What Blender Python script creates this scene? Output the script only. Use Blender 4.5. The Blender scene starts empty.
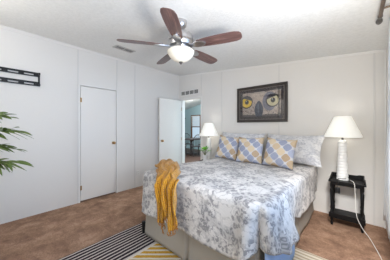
import bpy, bmesh, math, random
from mathutils import Vector, Matrix, noise
random.seed(7)
sc = bpy.context.scene
COL = sc.collection
PI = math.pi
R = math.radians

# ------------------------------------------------------------------ camera, world, light, exposure
cam = bpy.data.cameras.new('camera')
cam.lens = 184.0 / 390.0 * 36.0
cam.sensor_width = 36.0
cam.shift_y = -3.0 / 390.0
cam.clip_start = 0.02
cam_o = bpy.data.objects.new('camera', cam)
cam_o.location = (0, 0, 1.31)
cam_o.rotation_euler = (R(90), 0, R(41.4))
COL.objects.link(cam_o)
sc.camera = cam_o

sc.view_settings.view_transform = 'Standard'
sc.view_settings.look = 'None'
sc.view_settings.exposure = 0.08
sc.view_settings.gamma = 1.0
sc.view_settings.use_curve_mapping = False

world = bpy.data.worlds.new('sky')
sc.world = world
world.use_nodes = True
bg = world.node_tree.nodes['Background']
bg.inputs[0].default_value = (0.62, 0.78, 0.92, 1)
bg.inputs[1].default_value = 0.9

def area_light(name, loc, rot, sx, sy, power, color):
    l = bpy.data.lights.new(name, 'AREA')
    l.shape = 'RECTANGLE'; l.size = sx; l.size_y = sy
    l.energy = power; l.color = color
    o = bpy.data.objects.new(name, l)
    o.location = loc; o.rotation_euler = rot
    COL.objects.link(o)
    return o
# daylight through the window beside the bed and the far room's window; fill through an added rear window
area_light('window_daylight', (0.47, 1.0, 1.42), (0, R(90), 0), 1.35, 2.5, 43, (0.31, 0.57, 1.0))
area_light('rear_window_fill', (-1.05, -1.52, 1.40), (R(90), 0, 0), 1.9, 1.7, 12, (1.0, 0.985, 0.96))
# added fill lights out of view: two bounced off the ceiling, one aimed at the far right corner
area_light('bounce_fill', (-2.40, -0.72, 1.95), (R(180), 0, 0), .4, .3, 16, (1.0, 0.95, 0.88))
area_light('second_bounce_fill', (0.13, 0.80, 1.42), Vector((-.64, .30, .70)).to_track_quat('-Z', 'Y').to_euler(), .4, .3, 35, (1.0, 0.95, 0.875))
fl_ = bpy.data.lights.new('corner_fill', 'SPOT'); fl_.energy = 330; fl_.spot_size = R(48); fl_.spot_blend = 1.0; fl_.shadow_soft_size = .22; fl_.color = (1.0, 0.985, 0.965)
flo = bpy.data.objects.new('corner_fill', fl_); flo.location = (.15, .9, 1.95); COL.objects.link(flo)
flo.rotation_euler = (Vector((.02, 2.85, .0))-flo.location).to_track_quat('-Z', 'Y').to_euler()
area_light('far_room_daylight', (-3.2, 8.45, 1.6), (R(-90), 0, 0), 2.0, 1.4, 600, (0.9, 0.97, 1.0))

# ------------------------------------------------------------------ materials
def new_mat(name):
    m = bpy.data.materials.new(name); m.use_nodes = True
    return m, m.node_tree, m.node_tree.nodes['Principled BSDF']
def srgb(r, g, b):
    f = lambda c: (c/12.92 if c <= .04045 else ((c+.055)/1.055)**2.4)
    return (f(r/255), f(g/255), f(b/255), 1)
def simple(name, col, rough=.5, metal=0.0, bump=0.0, bscale=60, var=0.0, spec=None):
    m, nt, b = new_mat(name)
    b.inputs['Base Color'].default_value = col
    b.inputs['Roughness'].default_value = rough
    b.inputs['Metallic'].default_value = metal
    if spec is not None: b.inputs['Specular IOR Level'].default_value = spec
    tc = nt.nodes.new('ShaderNodeTexCoord')
    n = nt.nodes.new('ShaderNodeTexNoise'); n.inputs['Scale'].default_value = bscale
    n.inputs['Detail'].default_value = 4
    nt.links.new(tc.outputs['Object'], n.inputs['Vector'])
    if var > 0:
        mx = nt.nodes.new('ShaderNodeMixRGB'); mx.blend_type = 'MIX'
        mx.inputs[1].default_value = tuple(c*(1-var) for c in col[:3]) + (1,)
        mx.inputs[2].default_value = tuple(min(1, c*(1+var)) for c in col[:3]) + (1,)
        nt.links.new(n.outputs['Fac'], mx.inputs[0]); nt.links.new(mx.outputs[0], b.inputs['Base Color'])
    if bump > 0:
        bp = nt.nodes.new('ShaderNodeBump'); bp.inputs['Strength'].default_value = bump
        bp.inputs['Distance'].default_value = .01
        nt.links.new(n.outputs['Fac'], bp.inputs['Height']); nt.links.new(bp.outputs['Normal'], b.inputs['Normal'])
    return m
def math_n(nt, op, a, b=None, clamp=False):
    n = nt.nodes.new('ShaderNodeMath'); n.operation = op; n.use_clamp = clamp
    for i, v in enumerate((a, b)):
        if v is None: continue
        if isinstance(v, (int, float)): n.inputs[i].default_value = v
        else: nt.links.new(v, n.inputs[i])
    return n.outputs[0]
def ramp(nt, src, stops):
    n = nt.nodes.new('ShaderNodeValToRGB')
    e = n.color_ramp.elements
    while len(e) < len(stops): e.new(.5)
    for el, (p, c) in zip(e, stops):
        el.position = p; el.color = c
    nt.links.new(src, n.inputs[0])
    return n.outputs[0]
def mix(nt, fac, a, b, mode='MIX'):
    n = nt.nodes.new('ShaderNodeMixRGB'); n.blend_type = mode
    for i, v in ((0, fac), (1, a), (2, b)):
        if isinstance(v, (int, float)): n.inputs[i].default_value = v
        elif isinstance(v, tuple): n.inputs[i].default_value = v
        else: nt.links.new(v, n.inputs[i])
    return n.outputs[0]
def noise_n(nt, vec, scale, detail=3, rough=.5, dist=0):
    n = nt.nodes.new('ShaderNodeTexNoise')
    n.inputs['Scale'].default_value = scale; n.inputs['Detail'].default_value = detail
    n.inputs['Roughness'].default_value = rough; n.inputs['Distortion'].default_value = dist
    nt.links.new(vec, n.inputs['Vector'])
    return n.outputs['Fac']
def bump_n(nt, b, h, strength, dist=.01):
    bp = nt.nodes.new('ShaderNodeBump'); bp.inputs['Strength'].default_value = strength
    bp.inputs['Distance'].default_value = dist
    nt.links.new(h, bp.inputs['Height']); nt.links.new(bp.outputs['Normal'], b.inputs['Normal'])
def coord(nt, which='Object'):
    return nt.nodes.new('ShaderNodeTexCoord').outputs[which]
W = (1, 1, 1, 1); K = (0, 0, 0, 1)

M = {}
M['wall'] = simple('wall_paint', srgb(227, 224, 220), .6, bump=.08, bscale=40, var=.012)
M['trim'] = simple('trim_paint', srgb(232, 230, 227), .45)
M['batten'] = simple('batten_vinyl', srgb(219, 217, 214), .5)
M['door'] = simple('door_paint', srgb(231, 228, 224), .4, bump=.03, bscale=30)
M['far_wall'] = simple('far_wall_paint', srgb(172, 200, 208), .7, var=.02, bscale=8)
M['far_floor'] = simple('far_floor_wood', srgb(84, 58, 46), .45, var=.25, bscale=14)
M['far_ceiling'] = simple('far_ceiling_paint', srgb(232, 234, 234), .8)
# ceiling: sprayed popcorn texture
m, nt, b = new_mat('ceiling_texture'); M['ceiling'] = m
b.inputs['Base Color'].default_value = srgb(229, 229, 227); b.inputs['Roughness'].default_value = .9
c = coord(nt)
h = math_n(nt, 'ADD', noise_n(nt, c, 26, 5, .7), noise_n(nt, c, 90, 2))
bump_n(nt, b, h, .28, .02)
nt.links.new(ramp(nt, noise_n(nt, c, 30, 4, .7), [(.3, srgb(232, 232, 230)), (.7, srgb(243, 243, 241))]), b.inputs['Base Color'])
# carpet
m, nt, b = new_mat('carpet'); M['carpet'] = m
b.inputs['Roughness'].default_value = 1; b.inputs['Specular IOR Level'].default_value = .05
c = coord(nt)
big = noise_n(nt, c, 4.5, 6, .7, .3)
fine = noise_n(nt, c, 60, 4, .8)
v = math_n(nt, 'ADD', math_n(nt, 'MULTIPLY', big, .6), math_n(nt, 'MULTIPLY', fine, .4))
nt.links.new(ramp(nt, v, [(.36, srgb(110, 85, 71)), (.5, srgb(148, 117, 97)), (.64, srgb(182, 149, 126))]), b.inputs['Base Color'])
bump_n(nt, b, fine, .5, .012)
# rug: black and cream strip, mustard diagonals, cream and greige border
m, nt, b = new_mat('woven_rug'); M['rug'] = m
b.inputs['Roughness'].default_value = 1; b.inputs['Specular IOR Level'].default_value = .05
c = coord(nt)
sep = nt.nodes.new('ShaderNodeSeparateXYZ'); nt.links.new(c, sep.inputs[0])
X, Y = sep.outputs[0], sep.outputs[1]
wob = math_n(nt, 'MULTIPLY', math_n(nt, 'SUBTRACT', noise_n(nt, c, 9, 3), .5), .012)
def stripes(src, period, duty):
    f = math_n(nt, 'FRACT', math_n(nt, 'DIVIDE', math_n(nt, 'ADD', math_n(nt, 'ADD', src, 20.0), wob), period))
    return math_n(nt, 'LESS_THAN', f, duty)
cream = srgb(214, 205, 190)
fleck = noise_n(nt, c, 110, 2)
blackc = mix(nt, stripes(X, .047, .34), ramp(nt, fleck, [(.35, srgb(38, 33, 36)), (.65, srgb(70, 62, 64))]), srgb(196, 186, 178))
diag = math_n(nt, 'SUBTRACT', math_n(nt, 'MULTIPLY', X, -.66), math_n(nt, 'MULTIPLY', Y, -.75))
yel = mix(nt, stripes(diag, .062, .6), cream, ramp(nt, fleck, [(.3, srgb(176, 128, 38)), (.7, srgb(216, 170, 70))]))
cr = mix(nt, stripes(Y, .05, .55), srgb(176, 163, 142), cream)
a1 = math_n(nt, 'LESS_THAN', X, -1.70)
a2 = math_n(nt, 'GREATER_THAN', Y, 1.75)
base = mix(nt, a2, yel, cr)
edge = math_n(nt, 'LESS_THAN', X, -1.675)
base = mix(nt, edge, base, cream)
nt.links.new(mix(nt, a1, base, blackc), b.inputs['Base Color'])
bump_n(nt, b, fleck, .8, .01)
# quilt: grey floral toile on white
def toile(name, base, dark, k=1.0):
    m, nt, b = new_mat(name)
    b.inputs['Roughness'].default_value = .85; b.inputs['Specular IOR Level'].default_value = .2
    b.inputs['Sheen Weight'].default_value = .15
    c = coord(nt, 'UV')
    clus = ramp(nt, noise_n(nt, c, 4.6*k, 1.5, .4, .8), [(.485, K), (.52, W)])
    vor = nt.nodes.new('ShaderNodeTexVoronoi'); vor.inputs['Scale'].default_value = 30*k
    wv = nt.nodes.new('ShaderNodeTexNoise'); wv.inputs['Scale'].default_value = 14*k
    nt.links.new(c, wv.inputs['Vector'])
    ad = nt.nodes.new('ShaderNodeMixRGB'); ad.inputs[0].default_value = .06
    nt.links.new(c, ad.inputs[1]); nt.links.new(wv.outputs['Color'], ad.inputs[2])
    nt.links.new(ad.outputs[0], vor.inputs['Vector'])
    petal = ramp(nt, vor.outputs['Distance'], [(.12, (.45, .45, .45, 1)), (.30, W), (.62, (.25, .25, .25, 1))])
    big = math_n(nt, 'MULTIPLY', clus, petal)
    n2 = noise_n(nt, c, 11*k, 2, .5, 1.2)
    vine = math_n(nt, 'LESS_THAN', math_n(nt, 'ABSOLUTE', math_n(nt, 'SUBTRACT', n2, .5)), .022)
    leaf = ramp(nt, noise_n(nt, c, 26*k, 3, .6, .5), [(.52, K), (.56, W)])
    sm = math_n(nt, 'MULTIPLY', leaf, ramp(nt, noise_n(nt, c, 7*k, 2), [(.42, K), (.55, W)]))
    tot = math_n(nt, 'MAXIMUM', math_n(nt, 'MULTIPLY', big, .9), math_n(nt, 'MAXIMUM', math_n(nt, 'MULTIPLY', vine, .3), math_n(nt, 'MULTIPLY', sm, .7)), True)
    nt.links.new(mix(nt, tot, base, dark), b.inputs['Base Color'])
    hh = math_n(nt, 'ADD', math_n(nt, 'MULTIPLY', noise_n(nt, c, 12, 3), 1.0), math_n(nt, 'MULTIPLY', noise_n(nt, c, 55, 2), .35))
    bump_n(nt, b, hh, .45, .02)
    return m
M['quilt'] = toile('toile_quilt', srgb(217, 213, 210), srgb(112, 110, 115))
M['sham'] = toile('toile_sham', srgb(232, 232, 234), srgb(176, 178, 188), 1.5)
M['sheet'] = simple('blue_cotton', srgb(160, 186, 226), .85, bump=.2, bscale=25, var=.05)
M['skirt'] = simple('taupe_linen', srgb(166, 158, 147), .9, bump=.25, bscale=180, var=.05)
M['mattress'] = simple('mattress_ticking', srgb(225, 225, 225), .9)
M['black'] = simple('black_paint', srgb(17, 16, 17), .5, var=.2, bscale=30, spec=.25)
M['blackmetal'] = simple('black_iron', srgb(24, 24, 25), .42, .3)
M['nickel'] = simple('brushed_nickel', srgb(200, 198, 198), .28, 1.0, bump=.04, bscale=200)
M['brass'] = simple('aged_brass', srgb(176, 142, 98), .3, 1.0)
M['bronze'] = simple('bronze_rod', srgb(120, 104, 90), .35, .7, var=.15, bscale=30)
M['pewter'] = simple('pewter_finial', srgb(120, 116, 112), .35, .8)
M['ceramic'] = simple('white_ceramic', srgb(243, 243, 242), .35)
M['whitepl'] = simple('white_plastic', srgb(232, 231, 226), .4)
M['dark_slot'] = simple('dark_duct', srgb(84, 84, 86), .8)
M['ventmetal'] = simple('vent_metal', srgb(196, 194, 190), .5)
M['leaf'] = simple('palm_leaf', srgb(92, 112, 48), .45, var=.5, bscale=14)
M['leaf2'] = simple('bright_leaf', srgb(120, 196, 66), .4, var=.3, bscale=30)
M['stemgreen'] = simple('green_stem', srgb(96, 112, 54), .5, var=.2)
M['terracotta'] = simple('stoneware_pot', srgb(150, 140, 130), .6, var=.1)
M['soil'] = simple('potting_soil', srgb(50, 38, 30), 1.0, bump=.8, bscale=60)
M['brownframe'] = simple('brown_wood_frame', srgb(118, 84, 62), .5, var=.2, bscale=25)
M['darkwood'] = simple('dark_wood', srgb(66, 58, 58), .35, var=.2, bscale=15)
M['pframe'] = simple('black_brown_frame', srgb(50, 43, 40), .35, var=.25, bscale=40)
M['pfillet'] = simple('pewter_fillet', srgb(128, 120, 114), .35, .4)
M['pmat'] = simple('dark_mat_board', srgb(58, 50, 52), .8)
# mustard knit
m, nt, b = new_mat('mustard_knit'); M['throw'] = m
b.inputs['Roughness'].default_value = .95; b.inputs['Sheen Weight'].default_value = .3; b.inputs['Specular IOR Level'].default_value = .1
c = coord(nt, 'UV')
wv = nt.nodes.new('ShaderNodeTexWave'); wv.inputs['Scale'].default_value = 28; wv.inputs['Distortion'].default_value = 3
wv.inputs['Detail'].default_value = 2; nt.links.new(c, wv.inputs['Vector'])
vr = nt.nodes.new('ShaderNodeTexVoronoi'); vr.inputs['Scale'].default_value = 48; nt.links.new(c, vr.inputs['Vector'])
hh = math_n(nt, 'SUBTRACT', wv.outputs['Fac'], math_n(nt, 'LESS_THAN', vr.outputs['Distance'], .28))
nt.links.new(ramp(nt, hh, [(0, srgb(178, 112, 12)), (.25, srgb(206, 144, 34)), (1, srgb(226, 166, 54))]), b.inputs['Base Color'])
bump_n(nt, b, hh, .8, .01)
# walnut blades
m, nt, b = new_mat('walnut_blade'); M['blade'] = m
b.inputs['Roughness'].default_value = .32
c = coord(nt, 'UV')
mp = nt.nodes.new('ShaderNodeMapping'); mp.inputs['Scale'].default_value = (3.5, 42, 1); nt.links.new(c, mp.inputs['Vector'])
nt.links.new(ramp(nt, noise_n(nt, mp.outputs[0], 1, 5, .6, .4), [(.3, srgb(68, 47, 45)), (.55, srgb(110, 81, 76)), (.75, srgb(160, 126, 118))]), b.inputs['Base Color'])
# ogee lattice pillows
m, nt, b = new_mat('ogee_fabric'); M['ogee'] = m
b.inputs['Roughness'].default_value = .9; b.inputs['Specular IOR Level'].default_value = .1
c = coord(nt, 'UV')
sep = nt.nodes.new('ShaderNodeSeparateXYZ'); nt.links.new(c, sep.inputs[0])
U = math_n(nt, 'MULTIPLY', sep.outputs[0], 2.9); V = math_n(nt, 'MULTIPLY', sep.outputs[1], 2.9)
p = math_n(nt, 'ADD', math_n(nt, 'ADD', U, V), 20.25); q = math_n(nt, 'ADD', math_n(nt, 'SUBTRACT', U, V), 20.15)
fp = math_n(nt, 'ABSOLUTE', math_n(nt, 'SUBTRACT', math_n(nt, 'FRACT', p), .5))
fq = math_n(nt, 'ABSOLUTE', math_n(nt, 'SUBTRACT', math_n(nt, 'FRACT', q), .5))
d = math_n(nt, 'ADD', math_n(nt, 'POWER', fp, 3.2), math_n(nt, 'POWER', fq, 3.2))
inside = math_n(nt, 'LESS_THAN', d, .472**3.2)
ip = math_n(nt, 'FLOOR', p); iq = math_n(nt, 'FLOOR', q)
cb = nt.nodes.new('ShaderNodeCombineXYZ'); nt.links.new(ip, cb.inputs[0]); nt.links.new(iq, cb.inputs[1])
wn = nt.nodes.new('ShaderNodeTexWhiteNoise'); nt.links.new(cb.outputs[0], wn.inputs['Vector'])
par = math_n(nt, 'FRACT', math_n(nt, 'MULTIPLY', math_n(nt, 'ADD', ip, math_n(nt, 'MULTIPLY', iq, 2.0)), .5))
bluec = ramp(nt, wn.outputs['Value'], [(.2, srgb(126, 132, 156)), (.8, srgb(170, 176, 196))])
tanc = ramp(nt, wn.outputs['Value'], [(.2, srgb(178, 152, 120)), (.8, srgb(212, 192, 160))])
cell = mix(nt, math_n(nt, 'GREATER_THAN', par, .25), bluec, tanc)
hatch = math_n(nt, 'LESS_THAN', math_n(nt, 'FRACT', math_n(nt, 'MULTIPLY', sep.outputs[1], 46.0)), .25)
cell = mix(nt, math_n(nt, 'MULTIPLY', hatch, .28), cell, srgb(232, 232, 234))
nt.links.new(mix(nt, inside, srgb(208, 206, 207), cell), b.inputs['Base Color'])
bump_n(nt, b, noise_n(nt, c, 90, 2), .2, .005)
# lamp shade and fan bowl
def glow(name, col, emit, strength, trans=.5):
    m, nt, b = new_mat(name)
    b.inputs['Base Color'].default_value = col; b.inputs['Roughness'].default_value = .8
    b.inputs['Emission Color'].default_value = emit; b.inputs['Emission Strength'].default_value = strength
    return m
M['shade'] = glow('linen_shade', srgb(240, 240, 236), srgb(255, 250, 236), .34)
M['bowl'] = glow('frosted_glass', srgb(232, 226, 212), srgb(255, 244, 226), .10)
M['dome'] = glow('ceiling_dome', srgb(240, 240, 240), srgb(255, 250, 240), 2.0)
# panes and picture glass
def glass(name, gloss):
    m = bpy.data.materials.new(name); m.use_nodes = True; nt = m.node_tree; nt.nodes.clear()
    out = nt.nodes.new('ShaderNodeOutputMaterial'); t = nt.nodes.new('ShaderNodeBsdfTransparent')
    g = nt.nodes.new('ShaderNodeBsdfGlossy'); g.inputs['Roughness'].default_value = .02
    lw = nt.nodes.new('ShaderNodeFresnel'); lw.inputs['IOR'].default_value = gloss
    mx = nt.nodes.new('ShaderNodeMixShader')
    nt.links.new(lw.outputs[0], mx.inputs[0]); nt.links.new(t.outputs[0], mx.inputs[1]); nt.links.new(g.outputs[0], mx.inputs[2])
    nt.links.new(mx.outputs[0], out.inputs[0])
    return m
M['pane'] = glass('window_glass', 1.35)
M['pglass'] = glass('picture_glass', 1.5)
# sheer curtain
m = bpy.data.materials.new('sheer_curtain'); m.use_nodes = True; nt = m.node_tree; M['sheer'] = m
b = nt.nodes['Principled BSDF']; b.inputs['Base Color'].default_value = srgb(238, 238, 238); b.inputs['Roughness'].default_value = .9
tl = nt.nodes.new('ShaderNodeBsdfTranslucent'); tl.inputs[0].default_value = srgb(236, 238, 240)
mx = nt.nodes.new('ShaderNodeMixShader'); mx.inputs[0].default_value = .4
nt.links.new(b.outputs[0], mx.inputs[1]); nt.links.new(tl.outputs[0], mx.inputs[2])
nt.links.new(mx.outputs[0], nt.nodes['Material Output'].inputs[0])
# owl painting
m, nt, b = new_mat('owl_painting'); M['owl'] = m
b.inputs['Roughness'].default_value = .6
c = coord(nt, 'UV')
sep = nt.nodes.new('ShaderNodeSeparateXYZ'); nt.links.new(c, sep.inputs[0])
U, V = sep.outputs[0], sep.outputs[1]
def ell(cx, cy, rx, ry, pw=2.0):
    a = math_n(nt, 'POWER', math_n(nt, 'ABSOLUTE', math_n(nt, 'DIVIDE', math_n(nt, 'SUBTRACT', U, cx), rx)), pw)
    bb = math_n(nt, 'POWER', math_n(nt, 'ABSOLUTE', math_n(nt, 'DIVIDE', math_n(nt, 'SUBTRACT', V, cy), ry)), pw)
    return math_n(nt, 'ADD', a, bb)
mp = nt.nodes.new('ShaderNodeMapping'); mp.inputs['Scale'].default_value = (1.5, 1.0, 1); nt.links.new(c, mp.inputs['Vector'])
feather = noise_n(nt, mp.outputs[0], 15, 5, .75, 1.2)
col = ramp(nt, feather, [(.36, srgb(92, 84, 92)), (.46, srgb(160, 146, 138)), (.56, srgb(206, 192, 180)), (.68, srgb(140, 134, 150))])
brow = math_n(nt, 'GREATER_THAN', math_n(nt, 'ADD', V, math_n(nt, 'MULTIPLY', math_n(nt, 'ABSOLUTE', math_n(nt, 'SUBTRACT', U, .47)), -.28)), .90)
col = mix(nt, math_n(nt, 'MULTIPLY', brow, .55), col, srgb(84, 78, 86))
lowedge = math_n(nt, 'LESS_THAN', math_n(nt, 'ADD', V, math_n(nt, 'MULTIPLY', feather, .14)), .16)
col = mix(nt, math_n(nt, 'MULTIPLY', lowedge, .8), col, srgb(40, 38, 46))
light_v = math_n(nt, 'LESS_THAN', ell(.47, .80, .17, .42, 1.4), 1.0)
col = mix(nt, math_n(nt, 'MULTIPLY', light_v, .45), col, srgb(206, 192, 180))
for cx, ring, sg in ((.125, srgb(226, 194, 60), 1), (.80, srgb(196, 188, 150), -1)):
    col = mix(nt, math_n(nt, 'LESS_THAN', ell(cx, .60, .165, .25), 1.0), col, srgb(30, 30, 40))
    col = mix(nt, math_n(nt, 'LESS_THAN', ell(cx, .60, .140, .205), 1.0), col, ring)
    col = mix(nt, math_n(nt, 'LESS_THAN', ell(cx+.005, .61, .055, .095), 1.0), col, srgb(44, 34, 26))
    col = mix(nt, math_n(nt, 'LESS_THAN', ell(cx+.005, .61, .038, .066), 1.0), col, srgb(14, 14, 20))
    col = mix(nt, math_n(nt, 'LESS_THAN', ell(cx-.01, .65, .012, .020), 1.0), col, srgb(190, 200, 210))
    lid = math_n(nt, 'GREATER_THAN', math_n(nt, 'ADD', V, math_n(nt, 'MULTIPLY', math_n(nt, 'SUBTRACT', U, cx), .55*sg)), .725)
    col = mix(nt, math_n(nt, 'MULTIPLY', lid, math_n(nt, 'LESS_THAN', ell(cx, .62, .17, .25), 1.0)), col, srgb(38, 38, 50))
blue = math_n(nt, 'LESS_THAN', ell(.72, .58, .17, .36), 1.0)
eye2 = math_n(nt, 'LESS_THAN', ell(.80, .60, .165, .25), 1.0)
col = mix(nt, math_n(nt, 'MULTIPLY', math_n(nt, 'MULTIPLY', blue, math_n(nt, 'SUBTRACT', 1.0, eye2)), .7), col, srgb(74, 86, 120))
bw = math_n(nt, 'SUBTRACT', .105, math_n(nt, 'MULTIPLY', math_n(nt, 'ABSOLUTE', math_n(nt, 'SUBTRACT', V, .30)), .14))
dx = math_n(nt, 'ABSOLUTE', math_n(nt, 'SUBTRACT', U, .455))
beak = math_n(nt, 'LESS_THAN', ell(.455, .27, .115, .36, 1.6), 1.0)
col = mix(nt, beak, col, ramp(nt, noise_n(nt, c, 9, 2), [(.35, srgb(40, 46, 62)), (.65, srgb(72, 82, 102))]))
ridge = math_n(nt, 'LESS_THAN', ell(.44, .33, .022, .2), 1.0)
col = mix(nt, math_n(nt, 'MULTIPLY', ridge, .5), col, srgb(120, 128, 146))
nt.links.new(col, b.inputs['Base Color'])

# ------------------------------------------------------------------ mesh helpers
class MB:
    def __init__(s): s.bm = bmesh.new(); s.uv = s.bm.loops.layers.uv.new('UVMap')
    def box(s, lo, hi, rot=None, piv=None):
        lo, hi = Vector(lo), Vector(hi); cc = (lo+hi)/2; d = hi-lo
        mt = Matrix.Translation(cc) @ Matrix.Diagonal((d.x, d.y, d.z, 1))
        if rot is not None:
            pv = Vector(piv) if piv is not None else cc
            mt = Matrix.Translation(pv) @ rot.to_4x4() @ Matrix.Translation(-pv) @ mt
        bmesh.ops.create_cube(s.bm, size=1, matrix=mt); return s
    def cyl(s, p0, p1, r0, r1=None, seg=16):
        if r1 is None: r1 = r0
        p0, p1 = Vector(p0), Vector(p1); d = p1-p0
        q = d.to_track_quat('Z', 'Y').to_matrix().to_4x4()
        bmesh.ops.create_cone(s.bm, cap_ends=True, segments=seg, radius1=r0, radius2=r1, depth=d.length,
                              matrix=Matrix.Translation((p0+p1)/2) @ q); return s
    def sphere(s, cc, r, sz=(1, 1, 1), seg=16):
        bmesh.ops.create_uvsphere(s.bm, u_segments=seg, v_segments=max(6, seg//2), radius=r,
                                  matrix=Matrix.Translation(cc) @ Matrix.Diagonal((*sz, 1))); return s
    def lathe(s, prof, cc=(0, 0, 0), seg=32, sq=None):
        cc = Vector(cc); rings = []
        for r, z in prof:
            if r < 1e-5: rings.append([s.bm.verts.new(cc+Vector((0, 0, z)))]); continue
            ring = []
            for i in range(seg):
                a = 2*PI*i/seg
                ring.append(s.bm.verts.new(cc+Vector((r*math.cos(a), r*math.sin(a), z))))
            rings.append(ring)
        for a, b in zip(rings, rings[1:]):
            for i in range(seg):
                j = (i+1) % seg
                if len(a) == 1 and len(b) == 1: continue
                if len(a) == 1: f = (a[0], b[j], b[i])
                elif len(b) == 1: f = (a[i], a[j], b[0])
                else: f = (a[i], a[j], b[j], b[i])
                s.bm.faces.new(f)
        return s
    def tube(s, pts, r, seg=8, rad=None):
        pts = [Vector(p) for p in pts]; n = len(pts); rings = []
        up = Vector((0, 0, 1))
        for i, p in enumerate(pts):
            t = (pts[min(i+1, n-1)] - pts[max(i-1, 0)]).normalized()
            x = t.cross(up)
            if x.length < 1e-3: x = t.cross(Vector((1, 0, 0)))
            x.normalize(); y = x.cross(t).normalized()
            rr = rad[i] if rad else r
            rings.append([s.bm.verts.new(p + x*rr*math.cos(2*PI*k/seg) + y*rr*math.sin(2*PI*k/seg)) for k in range(seg)])
        for a, b in zip(rings, rings[1:]):
            for k in range(seg):
                s.bm.faces.new((a[k], a[(k+1) % seg], b[(k+1) % seg], b[k]))
        s.bm.faces.new(rings[0][::-1]); s.bm.faces.new(rings[-1])
        return s
    def grid(s, P, UV=None):
        vs = [[s.bm.verts.new(p) for p in row] for row in P]
        for i in range(len(P)-1):
            for j in range(len(P[0])-1):
                try: f = s.bm.faces.new((vs[i][j], vs[i+1][j], vs[i+1][j+1], vs[i][j+1]))
                except ValueError: continue
                if UV:
                    for lp, (a, b) in zip(f.loops, ((i, j), (i+1, j), (i+1, j+1), (i, j+1))): lp[s.uv].uv = UV[a][b]
        return s
    def prism(s, pts, lo, hi, axis='z'):
        def mk(p, h): return {'z': (p[0], p[1], h), 'y': (p[0], h, p[1]), 'x': (h, p[0], p[1])}[axis]
        a = [s.bm.verts.new(mk(p, lo)) for p in pts]; b = [s.bm.verts.new(mk(p, hi)) for p in pts]
        s.bm.faces.new(a[::-1]); s.bm.faces.new(b)
        n = len(pts)
        for i in range(n): s.bm.faces.new((a[i], a[(i+1) % n], b[(i+1) % n], b[i]))
        return s
    def build(s, name, mat, parent=None, loc=None, bevel=0, smooth=None, weld=0, solid=0, sub=0, flip=True):
        if weld: bmesh.ops.remove_doubles(s.bm, verts=s.bm.verts, dist=weld)
        if flip: bmesh.ops.recalc_face_normals(s.bm, faces=s.bm.faces)
        me = bpy.data.meshes.new(name); s.bm.to_mesh(me); s.bm.free()
        me.materials.append(mat)
        if smooth is not None:
            for p in me.polygons: p.use_smooth = True
            if smooth < 179: me.set_sharp_from_angle(angle=R(smooth))
        o = bpy.data.objects.new(name, me); COL.objects.link(o)
        if loc: o.location = loc
        if parent: o.parent = parent
        if bevel:
            md = o.modifiers.new('bevel', 'BEVEL'); md.width = bevel; md.segments = 2; md.limit_method = 'ANGLE'
        if solid:
            md = o.modifiers.new('solid', 'SOLIDIFY'); md.thickness = solid; md.offset = -1
        if sub:
            md = o.modifiers.new('sub', 'SUBSURF'); md.levels = sub; md.render_levels = sub
        return o
def thing(name, label, cat, loc=(0, 0, 0), rot=(0, 0, 0), group=None):
    o = bpy.data.objects.new(name, None); o.empty_display_size = .1
    o.location = loc; o.rotation_euler = rot; COL.objects.link(o)
    return tag(o, label, cat, group)
def tag(o, label, cat, group=None):
    o['label'] = label; o['category'] = cat
    if group: o['group'] = group
    return o
def struct(o, label=None, cat=None):
    o['kind'] = 'structure'
    if label: o['label'] = label
    if cat: o['category'] = cat
    return o

# ------------------------------------------------------------------ room shell
XL, XR, YB, YF = -3.60, 0.28, 3.42, -1.35
zc = lambda x: 2.343 - .0935*x          # the ceiling falls from the tall left wall to the low right wall
struct(MB().box((XL-.1, YF-.1, -.1), (XR+.1, YB, 0)).build('floor', M['carpet']), 'mottled reddish brown carpet of the bedroom', 'floor')
struct(MB().prism([(XL-.1, zc(XL-.1)), (XR+.1, zc(XR+.1)), (XR+.1, zc(XR+.1)+.1), (XL-.1, zc(XL-.1)+.1)], YF-.1, YB, 'y').build('ceiling', M['ceiling']),
       'sloping white ceiling with sprayed texture', 'ceiling')
# left wall with the closet door opening
dy0, dy1, dzt = 1.075, 1.712, 2.03
zl = zc(XL)+.02
struct(MB().box((XL-.1, YF-.1, 0), (XL, dy0, zl)).box((XL-.1, dy1, 0), (XL, YB+.1, zl)).box((XL-.1, dy0, dzt), (XL, dy1, zl))
       .box((XL-.14, dy0-.05, 0), (XL-.1, dy1+.05, dzt+.05)).build('wall_left', M['wall']), 'tall white panelled wall with the closet door', 'wall')
# back wall with the doorway
ox0, ox1, ozt = -3.475, -2.825, 2.02
zb = 3.9
struct(MB().box((-9.6, YB, 0), (ox0, YB+.1, zb)).box((ox1, YB, 0), (XR+.1, YB+.1, zb)).box((ox0, YB, ozt), (ox1, YB+.1, zb))
       .build('wall_back', M['wall']), 'white panelled wall behind the bed', 'wall')
# right wall with window
wy0, wy1, wz0, wz1 = -.35, 2.35, .72, 2.12
struct(MB().box((XR, YF-.1, 0), (XR+.12, YB, wz0)).box((XR, YF-.1, wz1), (XR+.12, YB, zc(XR)+.05)).box((XR, YF-.1, wz0), (XR+.12, wy0, wz1)).box((XR, wy1, wz0), (XR+.12, YB, wz1))
       .build('wall_right', M['wall']), 'white wall with the curtained window at right', 'wall')
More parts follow.
